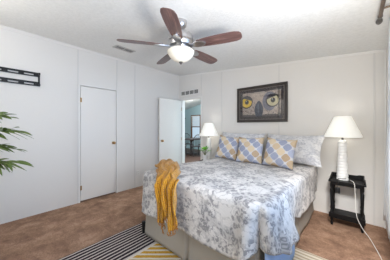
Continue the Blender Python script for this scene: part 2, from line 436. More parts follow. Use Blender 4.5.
# rear wall, opened for a window added to let fill light in
rx0, rx1, rz0, rz1 = -2.05, -.05, .5, 2.25
struct(MB().box((XL-.1, YF-.12, 0), (XR+.1, YF, rz0)).box((XL-.1, YF-.12, rz1), (XR+.1, YF, 2.8)).box((XL-.1, YF-.12, rz0), (rx0, YF, rz1)).box((rx1, YF-.12, rz0), (XR+.1, YF, rz1))
       .build('wall_rear', M['wall']), 'white wall behind the camera', 'wall')
def window(name, axis, a0, a1, z0, z1, pos, th, mat, label, nv=2, midrail=False):
    w = thing(name, label, 'window'); w['kind'] = 'structure'
    def bx(mb, p0, p1, q0, q1, d0, d1):
        if axis == 'x': mb.box((p0, d0, q0), (p1, d1, q1))
        else: mb.box((d0, p0, q0), (d1, p1, q1))
    f = MB(); t = .05; d0, d1 = pos, pos+th
    bx(f, a0, a1, z0, z0+t, d0, d1); bx(f, a0, a1, z1-t, z1, d0, d1); bx(f, a0, a0+t, z0+t, z1-t, d0, d1); bx(f, a1-t, a1, z0+t, z1-t, d0, d1)
    for k in range(1, nv):
        cc = a0+(a1-a0)*k/nv; bx(f, cc-t/2, cc+t/2, z0+t, z1-t, d0+.005, d1-.005)
    if midrail: bx(f, a0+t, a1-t, (z0+z1)/2-t/2, (z0+z1)/2+t/2, d0+.005, d1-.005)
    f.build('window_frame', mat, w)
    g = MB(); bx(g, a0+t, a1-t, z0+t, z1-t, (d0+d1)/2-.002, (d0+d1)/2+.002); g.build('pane', M['pane'], w)
    return w
window('window_1', 'y', wy0, wy1, wz0, wz1, XR+.03, .06, M['trim'], 'white framed window behind the sheer curtain at right')
window('added_window', 'x', rx0, rx1, rz0, rz1, YF-.09, .06, M['trim'], 'wide white framed window added behind the camera for fill light', 3)
# battens over the panel seams, corner and ceiling trims
n = [0]
def trim(mb, mat=None, label=None, bevel=.002):
    n[0] += 1
    return struct(mb.build('trim_%d' % n[0], mat or M['batten'], bevel=bevel), label or 'white trim strip on the bedroom wall', 'trim')
for y in (1.044, 2.125):
    trim(MB().box((XL, y-.011, 0), (XL+.006, y+.011, zc(XL))))
trim(MB().box((XL, dy1+.002, dzt), (XL+.006, dy1+.024, zc(XL))))
for x in (-2.83+.02, -2.23, -1.036, .17):
    trim(MB().box((x-.011, YB-.006, ozt if x < -2.5 else 0), (x+.011, YB, zc(x))))
trim(MB().prism([(XL, zc(XL)), (XL+.03, zc(XL+.03)), (XL+.006, zc(XL)-.035), (XL, zc(XL)-.035)], YF, YB, 'y'), M['trim'], 'thin cove strip where the left wall meets the ceiling')
mb = MB()
x0, x1 = XL+.03, XR
for zz in (0,): 
    v = [(x0, zc(x0)), (x1, zc(x1)), (x1, zc(x1)-.032), (x0, zc(x0)-.032)]
    mb.prism(v, YB-.012, YB, 'y')
trim(mb, M['trim'], 'thin strip where the back wall meets the sloping ceiling')
trim(MB().box((XR-.018, YB-.018, 0), (XR, YB, zc(XR))), M['trim'], 'corner strip between the back and right walls')
trim(MB().box((XL, YB-.014, 0), (XL+.014, YB, zc(XL)-.04)), M['trim'], 'corner strip between the left and back walls')
# closet door casing (slim) and doorway casing
trim(MB().box((XL, dy0-.026, 0), (XL+.012, dy0-.002, dzt+.024)).box((XL, dy1+.002, 0), (XL+.012, dy1+.024, dzt+.024)).box((XL, dy0-.002, dzt+.004), (XL+.012, dy1+.002, dzt+.024)), M['trim'], 'slim white casing around the closet door')
trim(MB().box((ox0-.04, YB-.012, 0), (ox0, YB, ozt+.04)).box((ox1, YB-.012, 0), (ox1+.04, YB, ozt+.04)).box((ox0, YB-.012, ozt), (ox1, YB, ozt+.04))
     .box((ox0, YB, 0), (ox0+.012, YB+.1, ozt)).box((ox1-.012, YB, 0), (ox1, YB+.1, ozt)).box((ox0+.012, YB, ozt-.012), (ox1-.012, YB+.1, ozt)), M['trim'], 'white casing around the open doorway')

def add_knob(parent, pos, axis, name='door_handle'):
    q = Vector(axis).normalized()
    k = MB(); p = Vector(pos)
    k.cyl(p, p+q*.008, .028, .026, 20); k.cyl(p+q*.008, p+q*.035, .011, .012, 12)
    rot = q.to_track_quat('Z', 'Y').to_matrix().to_4x4()
    pr = [(0, .03), (.016, .032), (.026, .042), (.027, .052), (.02, .062), (0, .064)]
    j = MB(); j.lathe(pr, (0, 0, 0), 20)
    bmesh.ops.transform(j.bm, matrix=Matrix.Translation(p) @ rot, verts=j.bm.verts)
    tmp = bpy.data.meshes.new('tmp'); j.bm.to_mesh(tmp); j.bm.free(); k.bm.from_mesh(tmp); bpy.data.meshes.remove(tmp)
    o = k.build(name, M['brass'], parent, smooth=50); o['label'] = 'brass knob'; return o
# closet door
d = thing('door_1', 'closed flush white closet door in the left wall', 'door', (XL, 0, 0)); d['kind'] = 'structure'
MB().box((-.035, dy0+.006, .025), (0.004, dy1-.006, dzt-.008)).build('door_slab', M['door'], d, bevel=.003)
add_knob(d, (.004, dy1-.062, 1.0), (1, 0, 0))
for z in (.25, 1.78):
    h = MB().cyl((.008, dy0+.004, z-.04), (.008, dy0+.004, z+.04), .006, None, 10).box((.003, dy0+.0, z-.038), (.0055, dy0+.026, z+.038)).build('hinge', M['brass'], d)
# open bedroom door, hinged at the doorway's left jamb and swung back along the left wall
d = thing('door_2', 'open flush white door swung back beside the doorway', 'door', (ox0-.002, YB-.016, 0), (0, 0, R(-1.5))); d['kind'] = 'structure'
DL = .70
MB().box((-.036, -DL, .02), (0, -.004, 2.0)).build('door_slab', M['door'], d, bevel=.003)
add_knob(d, (0, -DL+.06, .98), (1, 0, 0)); add_knob(d, (-.036, -DL+.06, .98), (-1, 0, 0))
for z in (.25, 1.0, 1.78):
    MB().cyl((.004, -.002, z-.04), (.004, -.002, z+.04), .006, None, 10).build('hinge', M['brass'], d)

# ------------------------------------------------------------------ the room beyond the doorway
FY = 8.2
zh = lambda x: 2.30 + .22*(x+8.3)
struct(MB().box((-9.6, YB, -.1), (-1.5, FY+.1, 0.0)).build('floor_far', M['far_floor']), 'dark wood floor of the room beyond the doorway', 'floor')
struct(MB().prism([(-9.6, zh(-9.6)), (-1.4, zh(-1.4)), (-1.4, zh(-1.4)+.1), (-9.6, zh(-9.6)+.1)], YB+.1, FY+.1, 'y').build('ceiling_far', M['far_ceiling']), 'white sloping ceiling of the room beyond', 'ceiling')
fx0, fx1, fz0, fz1 = -7.55, -6.80, .62, 2.02
gx0, gx1, gz0, gz1 = -4.2, -2.2, .9, 2.3
struct(MB().box((-9.6, FY, 0), (fx0, FY+.1, 3.9)).box((fx0, FY, 0), (fx1, FY+.1, fz0)).box((fx0, FY, fz1), (fx1, FY+.1, 3.9)).box((fx1, FY, 0), (gx0, FY+.1, 3.9))
       .box((gx0, FY, 0), (gx1, FY+.1, gz0)).box((gx0, FY, gz1), (gx1, FY+.1, 3.9)).box((gx1, FY, 0), (-1.4, FY+.1, 3.9)).build('wall_far', M['far_wall']), 'pale blue wall of the room beyond the doorway', 'wall')
struct(MB().box((-9.7, YB+.1, 0), (-9.6, FY+.1, 2.2)).build('wall_far_left', M['far_wall']))
struct(MB().box((-1.5, YB+.1, 0), (-1.4, FY+.1, 3.9)).build('wall_far_right', M['far_wall']))
window('window_3', 'x', fx0, fx1, fz0, fz1, FY-.02, .09, M['brownframe'], 'brown framed window seen through the doorway', 1, True)
window('window_4', 'x', gx0, gx1, gz0, gz1, FY+.01, .06, M['trim'], 'white framed window of the far room', 2)
# blinds in the brown window
w = thing('window_blind', 'white slatted blind in the brown framed window', 'blind', ((fx0+fx1)/2, FY-.05, 0))
MB().box((-.3, -.015, 1.93), (.3, .015, 1.97)).build('head_rail', M['whitepl'], w)
sl = MB()
for i in range(14): sl.box((-.3, -.012, 1.36+i*.041), (.3, .012, 1.363+i*.041), Matrix.Rotation(R(35), 3, 'X'))
sl.cyl((-.2, 0, 1.36), (-.2, 0, 1.94), .0015, None, 6); sl.cyl((.2, 0, 1.36), (.2, 0, 1.94), .0015, None, 6)
sl.build('slats', M['whitepl'], w)
# china cabinet
cbn = thing('cabinet', 'tall dark wood cabinet against the far blue wall', 'cabinet', (-8.35, 7.95, 0))
MB().box((-.36, -.2, 0), (.36, .2, .8)).box((-.34, -.14, .8), (.34, .2, 1.82)).box((-.38, -.2, 1.82), (.38, .22, 1.88)).build('body', M['darkwood'], cbn, bevel=.006)
for sx in (-1, 1):
    dd = MB().box((sx*.18-.16, -.22, .08), (sx*.18+.16, -.2, .74)).build('door', M['darkwood'], cbn, bevel=.004)
    MB().sphere((sx*.05, -.232, .45), .013).build('knob', M['brass'], dd, smooth=180)
    dd = MB().box((sx*.17-.15, -.16, .86), (sx*.17+.15, -.14, 1.78)).build('glazed_door', M['pmat'], cbn, bevel=.004)
# dining table and chairs
tb = thing('dining_table', 'round dark dining table seen through the doorway', 'table', (-6.0, 6.55, 0))
MB().lathe([(0, .71), (.5, .71), (.53, .725), (.53, .74), (.515, .75), (0, .75)], seg=40).build('tabletop', M['darkwood'], tb, smooth=35)
MB().lathe([(0, .03), (.3, .03), (.28, .06), (.07, .1), (.05, .2), (.08, .4), (.05, .6), (.12, .71), (0, .71)], seg=24).build('pedestal', M['darkwood'], tb, smooth=40)
def hoop_chair(loc, rz, label):
    ch = thing('dining_chair', label, 'chair', loc, (0, 0, rz), 'dark hoop back chairs around the round table')
    MB().box((-.21, -.2, .43), (.21, .2, .46)).build('seat', M['darkwood'], ch, bevel=.012)
    pts = [(-.19, .18, .45)] + [(-.19*math.cos(a), .18+.06*math.sin(a), .72+.25*math.sin(a)) for a in [PI*i/14 for i in range(15)]] + [(.19, .18, .45)]
    bk = MB().tube(pts, .014, 8)
    bk.build('back_hoop', M['darkwood'], ch, smooth=60)
    for x in (-.1, -.035, .035, .1):
        MB().tube([(x*.8, .18, .455), (x, .225, .72+.25*math.sqrt(1-(x/.19)**2))], .007, 6).build('spindle', M['darkwood'], ch)
    for sx in (-1, 1):
        for sy in (-1, 1):
            MB().cyl((sx*.2, sy*.19, 0), (sx*.16, sy*.15, .435), .012, .017, 10).build('leg', M['darkwood'], ch, smooth=50)
for ang, lab in ((-100, 'dark hoop back chair nearest the doorway at the round table'), (-28, 'dark hoop back chair at the right of the round table'),
                 (62, 'dark hoop back chair at the far side of the round table'), (150, 'dark hoop back chair at the left of the round table')):
    a = R(ang); rr = .62
    hoop_chair((-6.0+rr*math.cos(a), 6.55+rr*math.sin(a), 0), a-PI/2, lab)
cl = thing('ceiling_light', 'round white flush ceiling light in the far room', 'ceiling light', (-6.2, 6.75, zh(-6.2)), (0, R(-12.4), 0))
MB().lathe([(0, 0), (.2, 0), (.2, -.02), (.17, -.025), (0, -.025)], seg=32).build('base', M['nickel'], cl, smooth=40)
MB().lathe([(.17, -.022), (.16, -.06), (.11, -.09), (0, -.105)], seg=32).build('shade', M['dome'], cl, smooth=180)
pl = bpy.data.lights.new('far_room_lamp', 'POINT'); pl.energy = 25; pl.shadow_soft_size = .12; pl.color = (1, .95, .88)
po = bpy.data.objects.new('far_room_lamp', pl); po.location = (-6.18, 6.75, zh(-6.2)-.25); COL.objects.link(po)

# ------------------------------------------------------------------ rug
rg = MB().box((-2.20, -.75, .001), (.16, 2.21, .012)).build('area_rug', M['rug'], bevel=.004)
tag(rg, 'woven rug in black, mustard and cream stripes under the bed', 'rug')

# ------------------------------------------------------------------ bed
BX0, BX1, BY0, BY1 = -1.955, -.535, 1.29, 3.36
bed = thing('bed', 'queen bed with taupe pleated skirt against the back wall', 'bed', (0, 0, 0.012))
MB().box((BX0+.02, BY0+.02, .17), (BX1-.02, BY1, .42)).build('box_spring', M['mattress'], bed, bevel=.03)
MB().box((BX0, BY0, .42), (BX1, BY1, .695)).build('mattress', M['mattress'], bed, bevel=.05)
fr = MB()
for a in (BX0+.04, BX1-.08): fr.box((a, BY0+.03, .13), (a+.04, BY1-.02, .17))
for a in (BY0+.03, BY1-.06): fr.box((BX0+.04, a, .13), (BX1-.04, a+.04, .17))
fr.build('bed_frame', M['blackmetal'], bed)
for lx, ly in ((BX0-.012, BY0-.012), (BX1-.06, BY0+.05), (BX0+.06, BY1-.1), (BX1-.06, BY1-.1)):
    MB().cyl((lx, ly, 0), (lx, ly, .14), .018, .022, 12).build('leg', M['blackmetal'], bed)
def perim(x0, x1, y0, y1, r, step=.012):
    """left head -> foot left -> foot right -> right head; (point, normal, arc)"""
    pts = []; s = 0
    def seg(p, q, nrm):
        nonlocal s
        L = math.dist(p, q); k = max(2, int(L/step))
        for i in range(k):
            t = i/k; pts.append((Vector((p[0]+(q[0]-p[0])*t, p[1]+(q[1]-p[1])*t)), Vector(nrm), s+L*t))
        s += L
    def arc(c, a0, a1):
        nonlocal s
        L = r*abs(a1-a0); k = max(6, int(L/step))
        for i in range(k):
            a = a0+(a1-a0)*i/k
            pts.append((Vector((c[0]+r*math.cos(a), c[1]+r*math.sin(a))), Vector((math.cos(a), math.sin(a))), s+L*i/k))
        s += L
    seg((x0, y1), (x0, y0+r), (-1, 0)); marks = [s]
    arc((x0+r, y0+r), PI, 1.5*PI); marks.append(s)
    seg((x0+r, y0), (x1-r, y0), (0, -1)); marks.append(s)
    arc((x1-r, y0+r), -.5*PI, 0); marks.append(s)
    seg((x1, y0+r), (x1, y1), (1, 0))
    pts.append((Vector((x1, y1)), Vector((1, 0)), s))
    return pts, marks
g = lambda x, w: math.exp(-(x/w)**2)
# skirt with a box pleat in the middle of each side and split corners
pts, mk = perim(BX0+.005, BX1-.005, BY0+.005, BY1, .03)
smid = (mk[1]+mk[2])/2+.03; cl_ = (mk[0]+mk[1])/2; cr_ = (mk[2]+mk[3])/2
P = []
for k in range(13):
    t = k/12; row = []
    for p, nrm, s in pts:
        o = .012 + .03*t*t + .006*t*math.sin(s*9)
        for c0 in (smid, mk[0]*.45, mk[3]+1.0): o += t*(-.045*g(s-c0, .016) + .014*g(s-c0-.03, .02) + .014*g(s-c0+.03, .02))
        for c0 in (cl_, cr_): o -= t*.03*g(s-c0, .02)
        zz = .42-.41*t
        zz += .015*t*math.sin(s*3.1+.8) * (1 if .2 < t else 0)
        row.append((p.x+nrm.x*o, p.y+nrm.y*o, max(.003, zz)))
    P.append(row)
MB().grid(P).build('bed_skirt', M['skirt'], bed, smooth=180, solid=.004)

# light blue sheet hanging out below the quilt at the right foot corner
QX0, QX1, QY0, QY1, QZ = -1.98, -.455, 1.245, 3.34, .775
pts, mk = perim(QX0, QX1, QY0, QY1, .09)
P = []
sel = [q for q in pts if mk[2]+.07 <= q[2] <= mk[3]+.62]
L0, L1 = sel[0][2], sel[-1][2]
for k in range(22):
    t = k/21; row = []
    for p, nrm, s in sel:
        u = (s-L0)/(L1-L0)
        o = -.03 + .03*t + .05*t*g(s-mk[3]-.25, .25) + .014*t*math.sin(s*26+1)
        bot = .15 + .10*max(0, .2-u)/.2 + .12*max(0, u-.75)/.25
        row.append((p.x+nrm.x*o, p.y+nrm.y*o, .70-(.70-bot)*t))
    P.append(row)
tag(MB().grid(P).build('bed_sheet', M['sheet'], smooth=180, solid=.003), 'light blue sheet hanging below the quilt at the bed corner', 'sheet')

# quilt
scn = (mk[2]+mk[3])/2; stot = pts[-1][2]
sm = lambda t: (lambda q: q*q*(3-2*q))(max(0, min(1, t)))
def drop(s):
    if s < mk[1]: return .34+.07*sm((s-mk[0]+.1)/.5)
    if s < mk[3]: return .41-.12*sm((s-mk[2]+.20)/.30)
    return .29+.08*sm((s-mk[3]-.50)/.45)
P = []; UV = []
NIN, NS = 46, 26
xc = (QX0+QX1)/2
cen = lambda p: Vector((xc, min(max(p.y, QY0+.75), QY1)))
rr = .055
for k in range(NIN+NS+1):
    row = []; ur = []
    for p, nrm, s in pts:
        if k <= NIN:
            t = k/NIN; q = cen(p).lerp(p - nrm*rr*.9, t)
            dd = (1-t)
            wr = .012*noise.noise(Vector((q.x*4.2, q.y*4.2, 1.3))) + .006*noise.noise(Vector((q.x*11, q.y*11, 4.7)))
            edge = .010*(1-t)**.5
            row.append((q.x, q.y, QZ - .035*min(1, max(0, (q.y-1.9)/.7)) + wr*min(1, dd*8+.3) + edge)); ur.append((q.x, q.y))
        else:
            t = (k-NIN)/NS; D = drop(s); a = t*(D+rr*1.2)
            if a < rr*PI/2:
                th = a/rr; ox, oz = -rr*.9+rr*math.sin(th), -rr*(1-math.cos(th))
            else:
                ox, oz = rr*.1, -rr-(a-rr*PI/2)
            f = max(0, -oz)/D
            fold = .006*math.sin(s*17+2*math.sin(s*3)) + .010*math.sin(s*6.3+1.1) + .02*noise.noise(Vector((s*3.3, f*1.5, .5)))
            o = ox + f*.030 + f*fold
            o += f**.7*(-.105*g(s-scn+.035, .032) + .060*g(s-scn-.10, .07) + .045*g(s-scn+.13, .055))
            if s < mk[1]: o -= f*.022
            if s > mk[3]: o += f*(.010*math.sin((s-mk[3])*9+.5) - .030*sm((s-mk[3]-.35)/.4) + .065*g(s-mk[3]-.22, .2))
            z = QZ - .035*min(1, max(0, (p.y-1.9)/.7)) + oz + .008*f*math.sin(s*5.1)
            row.append((p.x+nrm.x*o, p.y+nrm.y*o, z)); ur.append((p.x+nrm.x*(a-rr), p.y+nrm.y*(a-rr)))
    P.append(row); UV.append(ur)
q = MB().grid(P, UV).build('quilt', M['quilt'], smooth=180, weld=.0004, solid=.012)
tag(q, 'white quilt with grey floral print draped over the bed', 'quilt')

# ------------------------------------------------------------------ pillows
def pillow_bm(w, h, T, n=26, flange=0.0, pinch=.06, seed=0):
    mb = MB()
    for sgn in (-1, 1):
        P = []; UV = []
        for i in range(n+1):
            row = []; ur = []
            for j in range(n+1):
                u, v = -1+2*i/n, -1+2*j/n
                fu = max(0, 1-abs(u)**3.2*(1+flange)); fv = max(0, 1-abs(v)**3.2*(1+flange))
                th = T*(fu*fv)**.62
                th *= 1+.18*noise.noise(Vector((u*1.8+seed, v*1.8, sgn*2.0)))
                x = w/2*u*(1-pinch*(1-v*v)*abs(u)**2); z = h/2*(1+v*(1-pinch*(1-u*u)*abs(v)**2))
                z -= .05*h*max(0, v)*(1-u*u)*.5
                wv = .006*noise.noise(Vector((u*5+seed, v*5, 3)))
                row.append((x, sgn*(th/2+(.0015 if flange else 0)) + wv, z)); ur.append(((u+1)/2, (v+1)/2))
            P.append(row); UV.append(ur)
        mb.grid(P, UV)
    return mb
def pillow(name, w, h, T, loc, lean, rz, mat, label, cat, group, roll=0, **kw):
    o = pillow_bm(w, h, T, **kw).build(name, mat, loc=loc, smooth=180, weld=.0005)
    o.rotation_mode = 'ZYX'
    o.rotation_euler = (-lean, roll, rz)
    return tag(o, label, cat, group)
pillow('pillow_sham', .88, .52, .24, (-1.685, 3.04, .765), R(33), R(2), M['sham'], 'pale grey floral bed pillow at the left, beside the small lamp', 'pillow', 'floral bed pillows', flange=.1, seed=2)
pillow('pillow_sham', .86, .52, .24, (-.785, 3.01, .765), R(34), R(-3), M['sham'], 'pale grey floral bed pillow at the right, toward the tall lamp', 'pillow', 'floral bed pillows', flange=.1, seed=9, roll=R(2), pinch=.10)
for (x, y, rz, ro, sd, lb) in ((-1.715, 2.74, 5, 3, 1, 'blue and tan lattice cushion, leftmost of three on the bed'),
                           (-1.265, 2.675, 1, -2, 5, 'blue and tan lattice cushion, middle of three on the bed'),
                           (-.84, 2.65, -5, 4, 8, 'blue and tan lattice cushion, rightmost of three on the bed')):
    pillow('throw_pillow', .43, .425, .15, (x, y, .752), R(20), R(rz), M['ogee'], lb, 'cushion', 'lattice print cushions', roll=R(ro), seed=sd, pinch=.07)

# ------------------------------------------------------------------ mustard throw
th = thing('throw_blanket', 'mustard knitted throw bunched over the bed foot corner', 'throw', (-1.5, 1.2, 0))
def throw_pt(u, v):
    """v 0 at the heap on the bed, 1 at the hanging end; u across"""
    top = .48
    if v < top:
        t = v/top
        a = Vector((-1.93, 1.44)).lerp(Vector((-1.575, 1.19)), t); b = Vector((-1.67, 1.60)).lerp(Vector((-1.25, 1.19)), t)
        q = a.lerp(b, u)
        q = q + Vector((-.45, .55))*(.17*(1-t)**1.5*math.sin(PI*u)) + Vector((.02*math.sin(t*13+u*5), .02*math.sin(t*11+u*8)))
        hump = .10*math.sin(PI*min(1, u*.9+.05))**.7*math.sin(PI*(.10+.80*t))**.7
        z = .800 + hump + .026*(.5+.5*math.sin(u*23+t*3+1.2*math.sin(t*5))) + .02*noise.noise(Vector((u*4, t*4, 2)))
        return Vector((q.x, q.y, max(z, .797)))
    t = (v-top)/(1-top)
    x = -1.575+.325*u
    x = -1.375+.10*t+(x+1.41)*(1-.36*t)
    r_ = .05; L = .385*(.86+.14*math.sin(u*9+.6))
    a = t*(L+r_)
    if a < r_*PI/2:
        thh = a/r_; y = 1.19-r_*math.sin(thh); z = .812 - r_*(1-math.cos(thh))
    else:
        y = 1.19-r_-.012; z = .812-r_-(a-r_*PI/2)
    fo = .026*math.sin(u*23+3+.8*math.sin(t*4)) + .012*math.sin(u*41+t*2)
    y -= .035*t + fo*min(1, t*3+.35) + .02
    return Vector((x+.008*math.sin(t*9+u*12), y, z + .026*(.5+.5*math.sin(u*23+3))*max(0, 1-t*4)))
P = []; UV = []; NU, NV = 54, 70
for j in range(NV+1):
    row = []; ur = []
    for i in range(NU+1):
        p = throw_pt(i/NU, j/NV); row.append((p.x+1.5, p.y-1.2, p.z)); ur.append((i/NU*.5, j/NV*1.2))
    P.append(row); UV.append(ur)
MB().grid(P, UV).build('knit_cloth', M['throw'], th, smooth=180, solid=.010)
random.seed(3)
fm = MB()
for i in range(26):
    u = (i+.5)/26; p = throw_pt(u, 1.0); L = random.uniform(.03, .07) if i not in (3, 4, 17, 18) else .10
    pp = [(p.x+1.5+random.uniform(-.006, .006)*k, p.y-1.2+.002+random.uniform(-.004, .004)*k, p.z+.01-L*k/4) for k in range(5)]
    fm.tube(pp, .004, 6)
fm.build('fringe', M['throw'], th, smooth=180)

# ------------------------------------------------------------------ ceiling fan
FX, FYc = -1.46, 1.42
fz = 2.185
fan = thing('ceiling_fan', 'five blade walnut and nickel ceiling fan with lit bowl', 'ceiling fan', (FX, FYc, fz))
top = zc(FX)-fz
MB().lathe([(0, top+.006), (.066, top+.006), (.068, top-.02), (.060, top-.06), (.035, top-.085), (.014, top-.092), (0, top-.092)], seg=32).build('canopy', M['nickel'], fan, smooth=45)
MB().cyl((0, 0, .15), (0, 0, top-.08), .0125, None, 16).build('downrod', M['nickel'], fan, smooth=40)
MB().lathe([(0, .175), (.03, .175), (.05, .165), (.09, .155), (.125, .135), (.138, .11), (.138, .065), (.128, .055), (.128, .045), (.135, .04), (.125, .012), (.09, 0), (0, 0)], seg=40).build('motor_housing', M['nickel'], fan, smooth=35)
MB().lathe([(0, .004), (.085, .004), (.088, -.02), (.132, -.028), (.145, -.034), (.145, -.042), (.12, -.044), (0, -.044)], seg=40).build('light_fitter', M['nickel'], fan, smooth=35)
MB().lathe([(.143, -.04), (.147, -.048), (.144, -.066), (.124, -.100), (.092, -.130), (.05, -.152), (.02, -.159), (0, -.160)], seg=40).build('glass_bowl', M['bowl'], fan, smooth=180)
MB().lathe([(0, -.155), (.02, -.157), (.022, -.165), (.012, -.172), (.010, -.180), (0, -.186)], seg=20).build('finial', M['pewter'], fan, smooth=50)
for k in range(5):
    a = R(18.5+72*k)
    rot = Matrix.Rotation(a, 4, 'Z')
    tilt = Matrix.Rotation(R(-13), 4, 'X')
    # blade outline
    prof = [(.195, .048), (.24, .058), (.32, .066), (.42, .071), (.52, .072), (.60, .068), (.64, .055), (.658, .03), (.66, 0)]
    out = prof + [(x, -y) for x, y in prof[-2::-1]]
    bl = MB()
    lo = [bl.bm.verts.new((x, y, -.003)) for x, y in out]; hi = [bl.bm.verts.new((x, y, .003)) for x, y in out]
    for f in (bl.bm.faces.new(lo[::-1]), bl.bm.faces.new(hi)):
        for lp in f.loops: lp[bl.uv].uv = (lp.vert.co.x+k*.37, lp.vert.co.y+k*.21)
    nn = len(out)
    for i in range(nn): bl.bm.faces.new((lo[i], lo[(i+1) % nn], hi[(i+1) % nn], hi[i]))
    bmesh.ops.transform(bl.bm, matrix=rot @ Matrix.Translation((0, 0, .012)) @ tilt, verts=bl.bm.verts)
    bl.build('blade', M['blade'], fan, bevel=.0015)
    br = MB()
    br.prism([(.09, .028), (.14, .022), (.18, .040), (.235, .045), (.275, .026), (.295, 0), (.275, -.026), (.235, -.045), (.18, -.040), (.14, -.022), (.09, -.028)], -.014, -.0035)
    for sx, sy in ((.215, .02), (.215, -.02), (.26, 0)): br.cyl((sx, sy, -.015), (sx, sy, -.010), .006, None, 10)
    bmesh.ops.transform(br.bm, matrix=rot @ Matrix.Translation((0, 0, .012)) @ tilt, verts=br.bm.verts)
    br.build('blade_iron', M['nickel'], fan, bevel=.001)

# ------------------------------------------------------------------ picture
px0, px1, pz0, pz1 = -1.842, -.889, 1.40, 2.09
pc = thing('framed_picture', 'black framed picture of owl eyes on the wall over the bed', 'picture', ((px0+px1)/2, YB, (pz0+pz1)/2))
hw, hh_ = (px1-px0)/2, (pz1-pz0)/2
def ring(hw, hh, w, y0, y1, name, mat, bevel=.004):
    mb = MB()
    mb.box((-hw, y0, -hh), (hw, y1, -hh+w)).box((-hw, y0, hh-w), (hw, y1, hh)).box((-hw, y0, -hh+w), (-hw+w, y1, hh-w)).box((hw-w, y0, -hh+w), (hw, y1, hh-w))
    return mb.build(name, mat, pc, bevel=bevel)
ring(hw, hh_, .05, -.036, -.001, 'frame', M['pframe'])
ring(hw-.05, hh_-.05, .010, -.030, -.002, 'fillet', M['pfillet'], .002)
ring(hw-.058, hh_-.058, .055, -.012, -.003, 'mat_board', M['pmat'], .001)
iw, ih = hw-.105, hh_-.105
MB().grid([[(-iw, -.006, -ih), (-iw, -.006, ih)], [(iw, -.006, -ih), (iw, -.006, ih)]], [[(0, 0), (0, 1)], [(1, 0), (1, 1)]]).build('print', M['owl'], pc, solid=.002)
MB().box((-hw+.055, -.0175, -hh_+.055), (hw-.055, -.0155, hh_-.055)).build('glass', M['pglass'], pc)

# ------------------------------------------------------------------ vents and outlet
v = thing('wall_vent', 'white louvred wall vent above the open doorway', 'vent', (-3.195, YB, 2.185))
MB().box((-.30, -.004, -.062), (.30, 0, .062)).build('backing', M['dark_slot'], v)
f = MB().box((-.31, -.012, .047), (.31, -.004, .068)).box((-.31, -.012, -.068), (.31, -.004, -.047))
for i in range(5): f.box((-.31+i*.15, -.012, -.047), (-.31+i*.15+.02, -.004, .047))
f.build('frame', M['trim'], v, bevel=.002)
s_ = MB()
for i in range(5): s_.box((-.295, -.010, -.042+i*.019), (.295, -.006, -.036+i*.019), Matrix.Rotation(R(30), 3, 'X'))
s_.build('louvres', M['ventmetal'], v)
xm = -2.92
v = thing('ceiling_vent', 'metal floor-style register in the ceiling by the left wall', 'vent', (xm, 1.525, zc(xm)), (0, math.atan(.0935), 0))
v['label'] = 'slim metal air register in the ceiling near the left wall'
MB().box((-.075, -.15, -.004), (.075, .15, -.001)).build('backing', M['dark_slot'], v)
MB().box((-.088, -.165, -.010), (-.060, .165, -.002)).box((.060, -.165, -.010), (.088, .165, -.002)).box((-.06, -.165, -.010), (.06, -.145, -.002)).box((-.06, .145, -.010), (.06, .165, -.002)).box((-.06, -.006, -.010), (.06, .006, -.002)).build('frame', M['ventmetal'], v, bevel=.002)
s_ = MB()
for i in range(15): s_.box((-.06, -.14+i*.02-.005, -.009), (.06, -.14+i*.02+.005, -.006), Matrix.Rotation(R(25), 3, 'X'))
s_.build('louvres', M['ventmetal'], v)
o = thing('wall_outlet', 'white electrical outlet low on the left wall', 'outlet', (XL, 2.20, .31))
MB().box((0, -.036, -.058), (.006, .036, .058)).build('cover_plate', M['whitepl'], o, bevel=.003)
for z in (-.022, .022):
    sk = MB().box((.006, -.016, z-.014), (.009, .016, z+.014)).build('socket', M['whitepl'], o, bevel=.002)
    MB().box((.009, -.008, z-.005), (.0095, -.005, z+.006)).box((.009, .005, z-.005), (.0095, .008, z+.006)).build('slots', M['dark_slot'], sk)

# ------------------------------------------------------------------ black wall rack on the left wall
rk = thing('wall_rack', 'black metal wall rack with two slotted rails', 'rack', (XL, 0, 2.02))
ya, yb_ = -.75, .535
for nm, z in (('rail', .068), ('rail', -.070)):
    mb = MB()
    mb.box((.006, ya, z+.006), (.022, yb_, z+.032)); mb.box((.006, ya, z-.030), (.022, yb_, z-.014))
    k = yb_-.012
    while k > ya:
        mb.box((.008, k-.06, z-.014), (.020, k, z+.006)); k -= .165
    mb.build(nm, M['blackmetal'], rk, bevel=.001)
for y in (yb_, ya):
    MB().box((0, y-.022, -.098), (.05, y, -.07)).box((0, y-.022, -.07), (.014, y, .07)).box((0, y-.022, .066), (.05, y, .098)).build('end_bracket', M['blackmetal'], rk, bevel=.002)

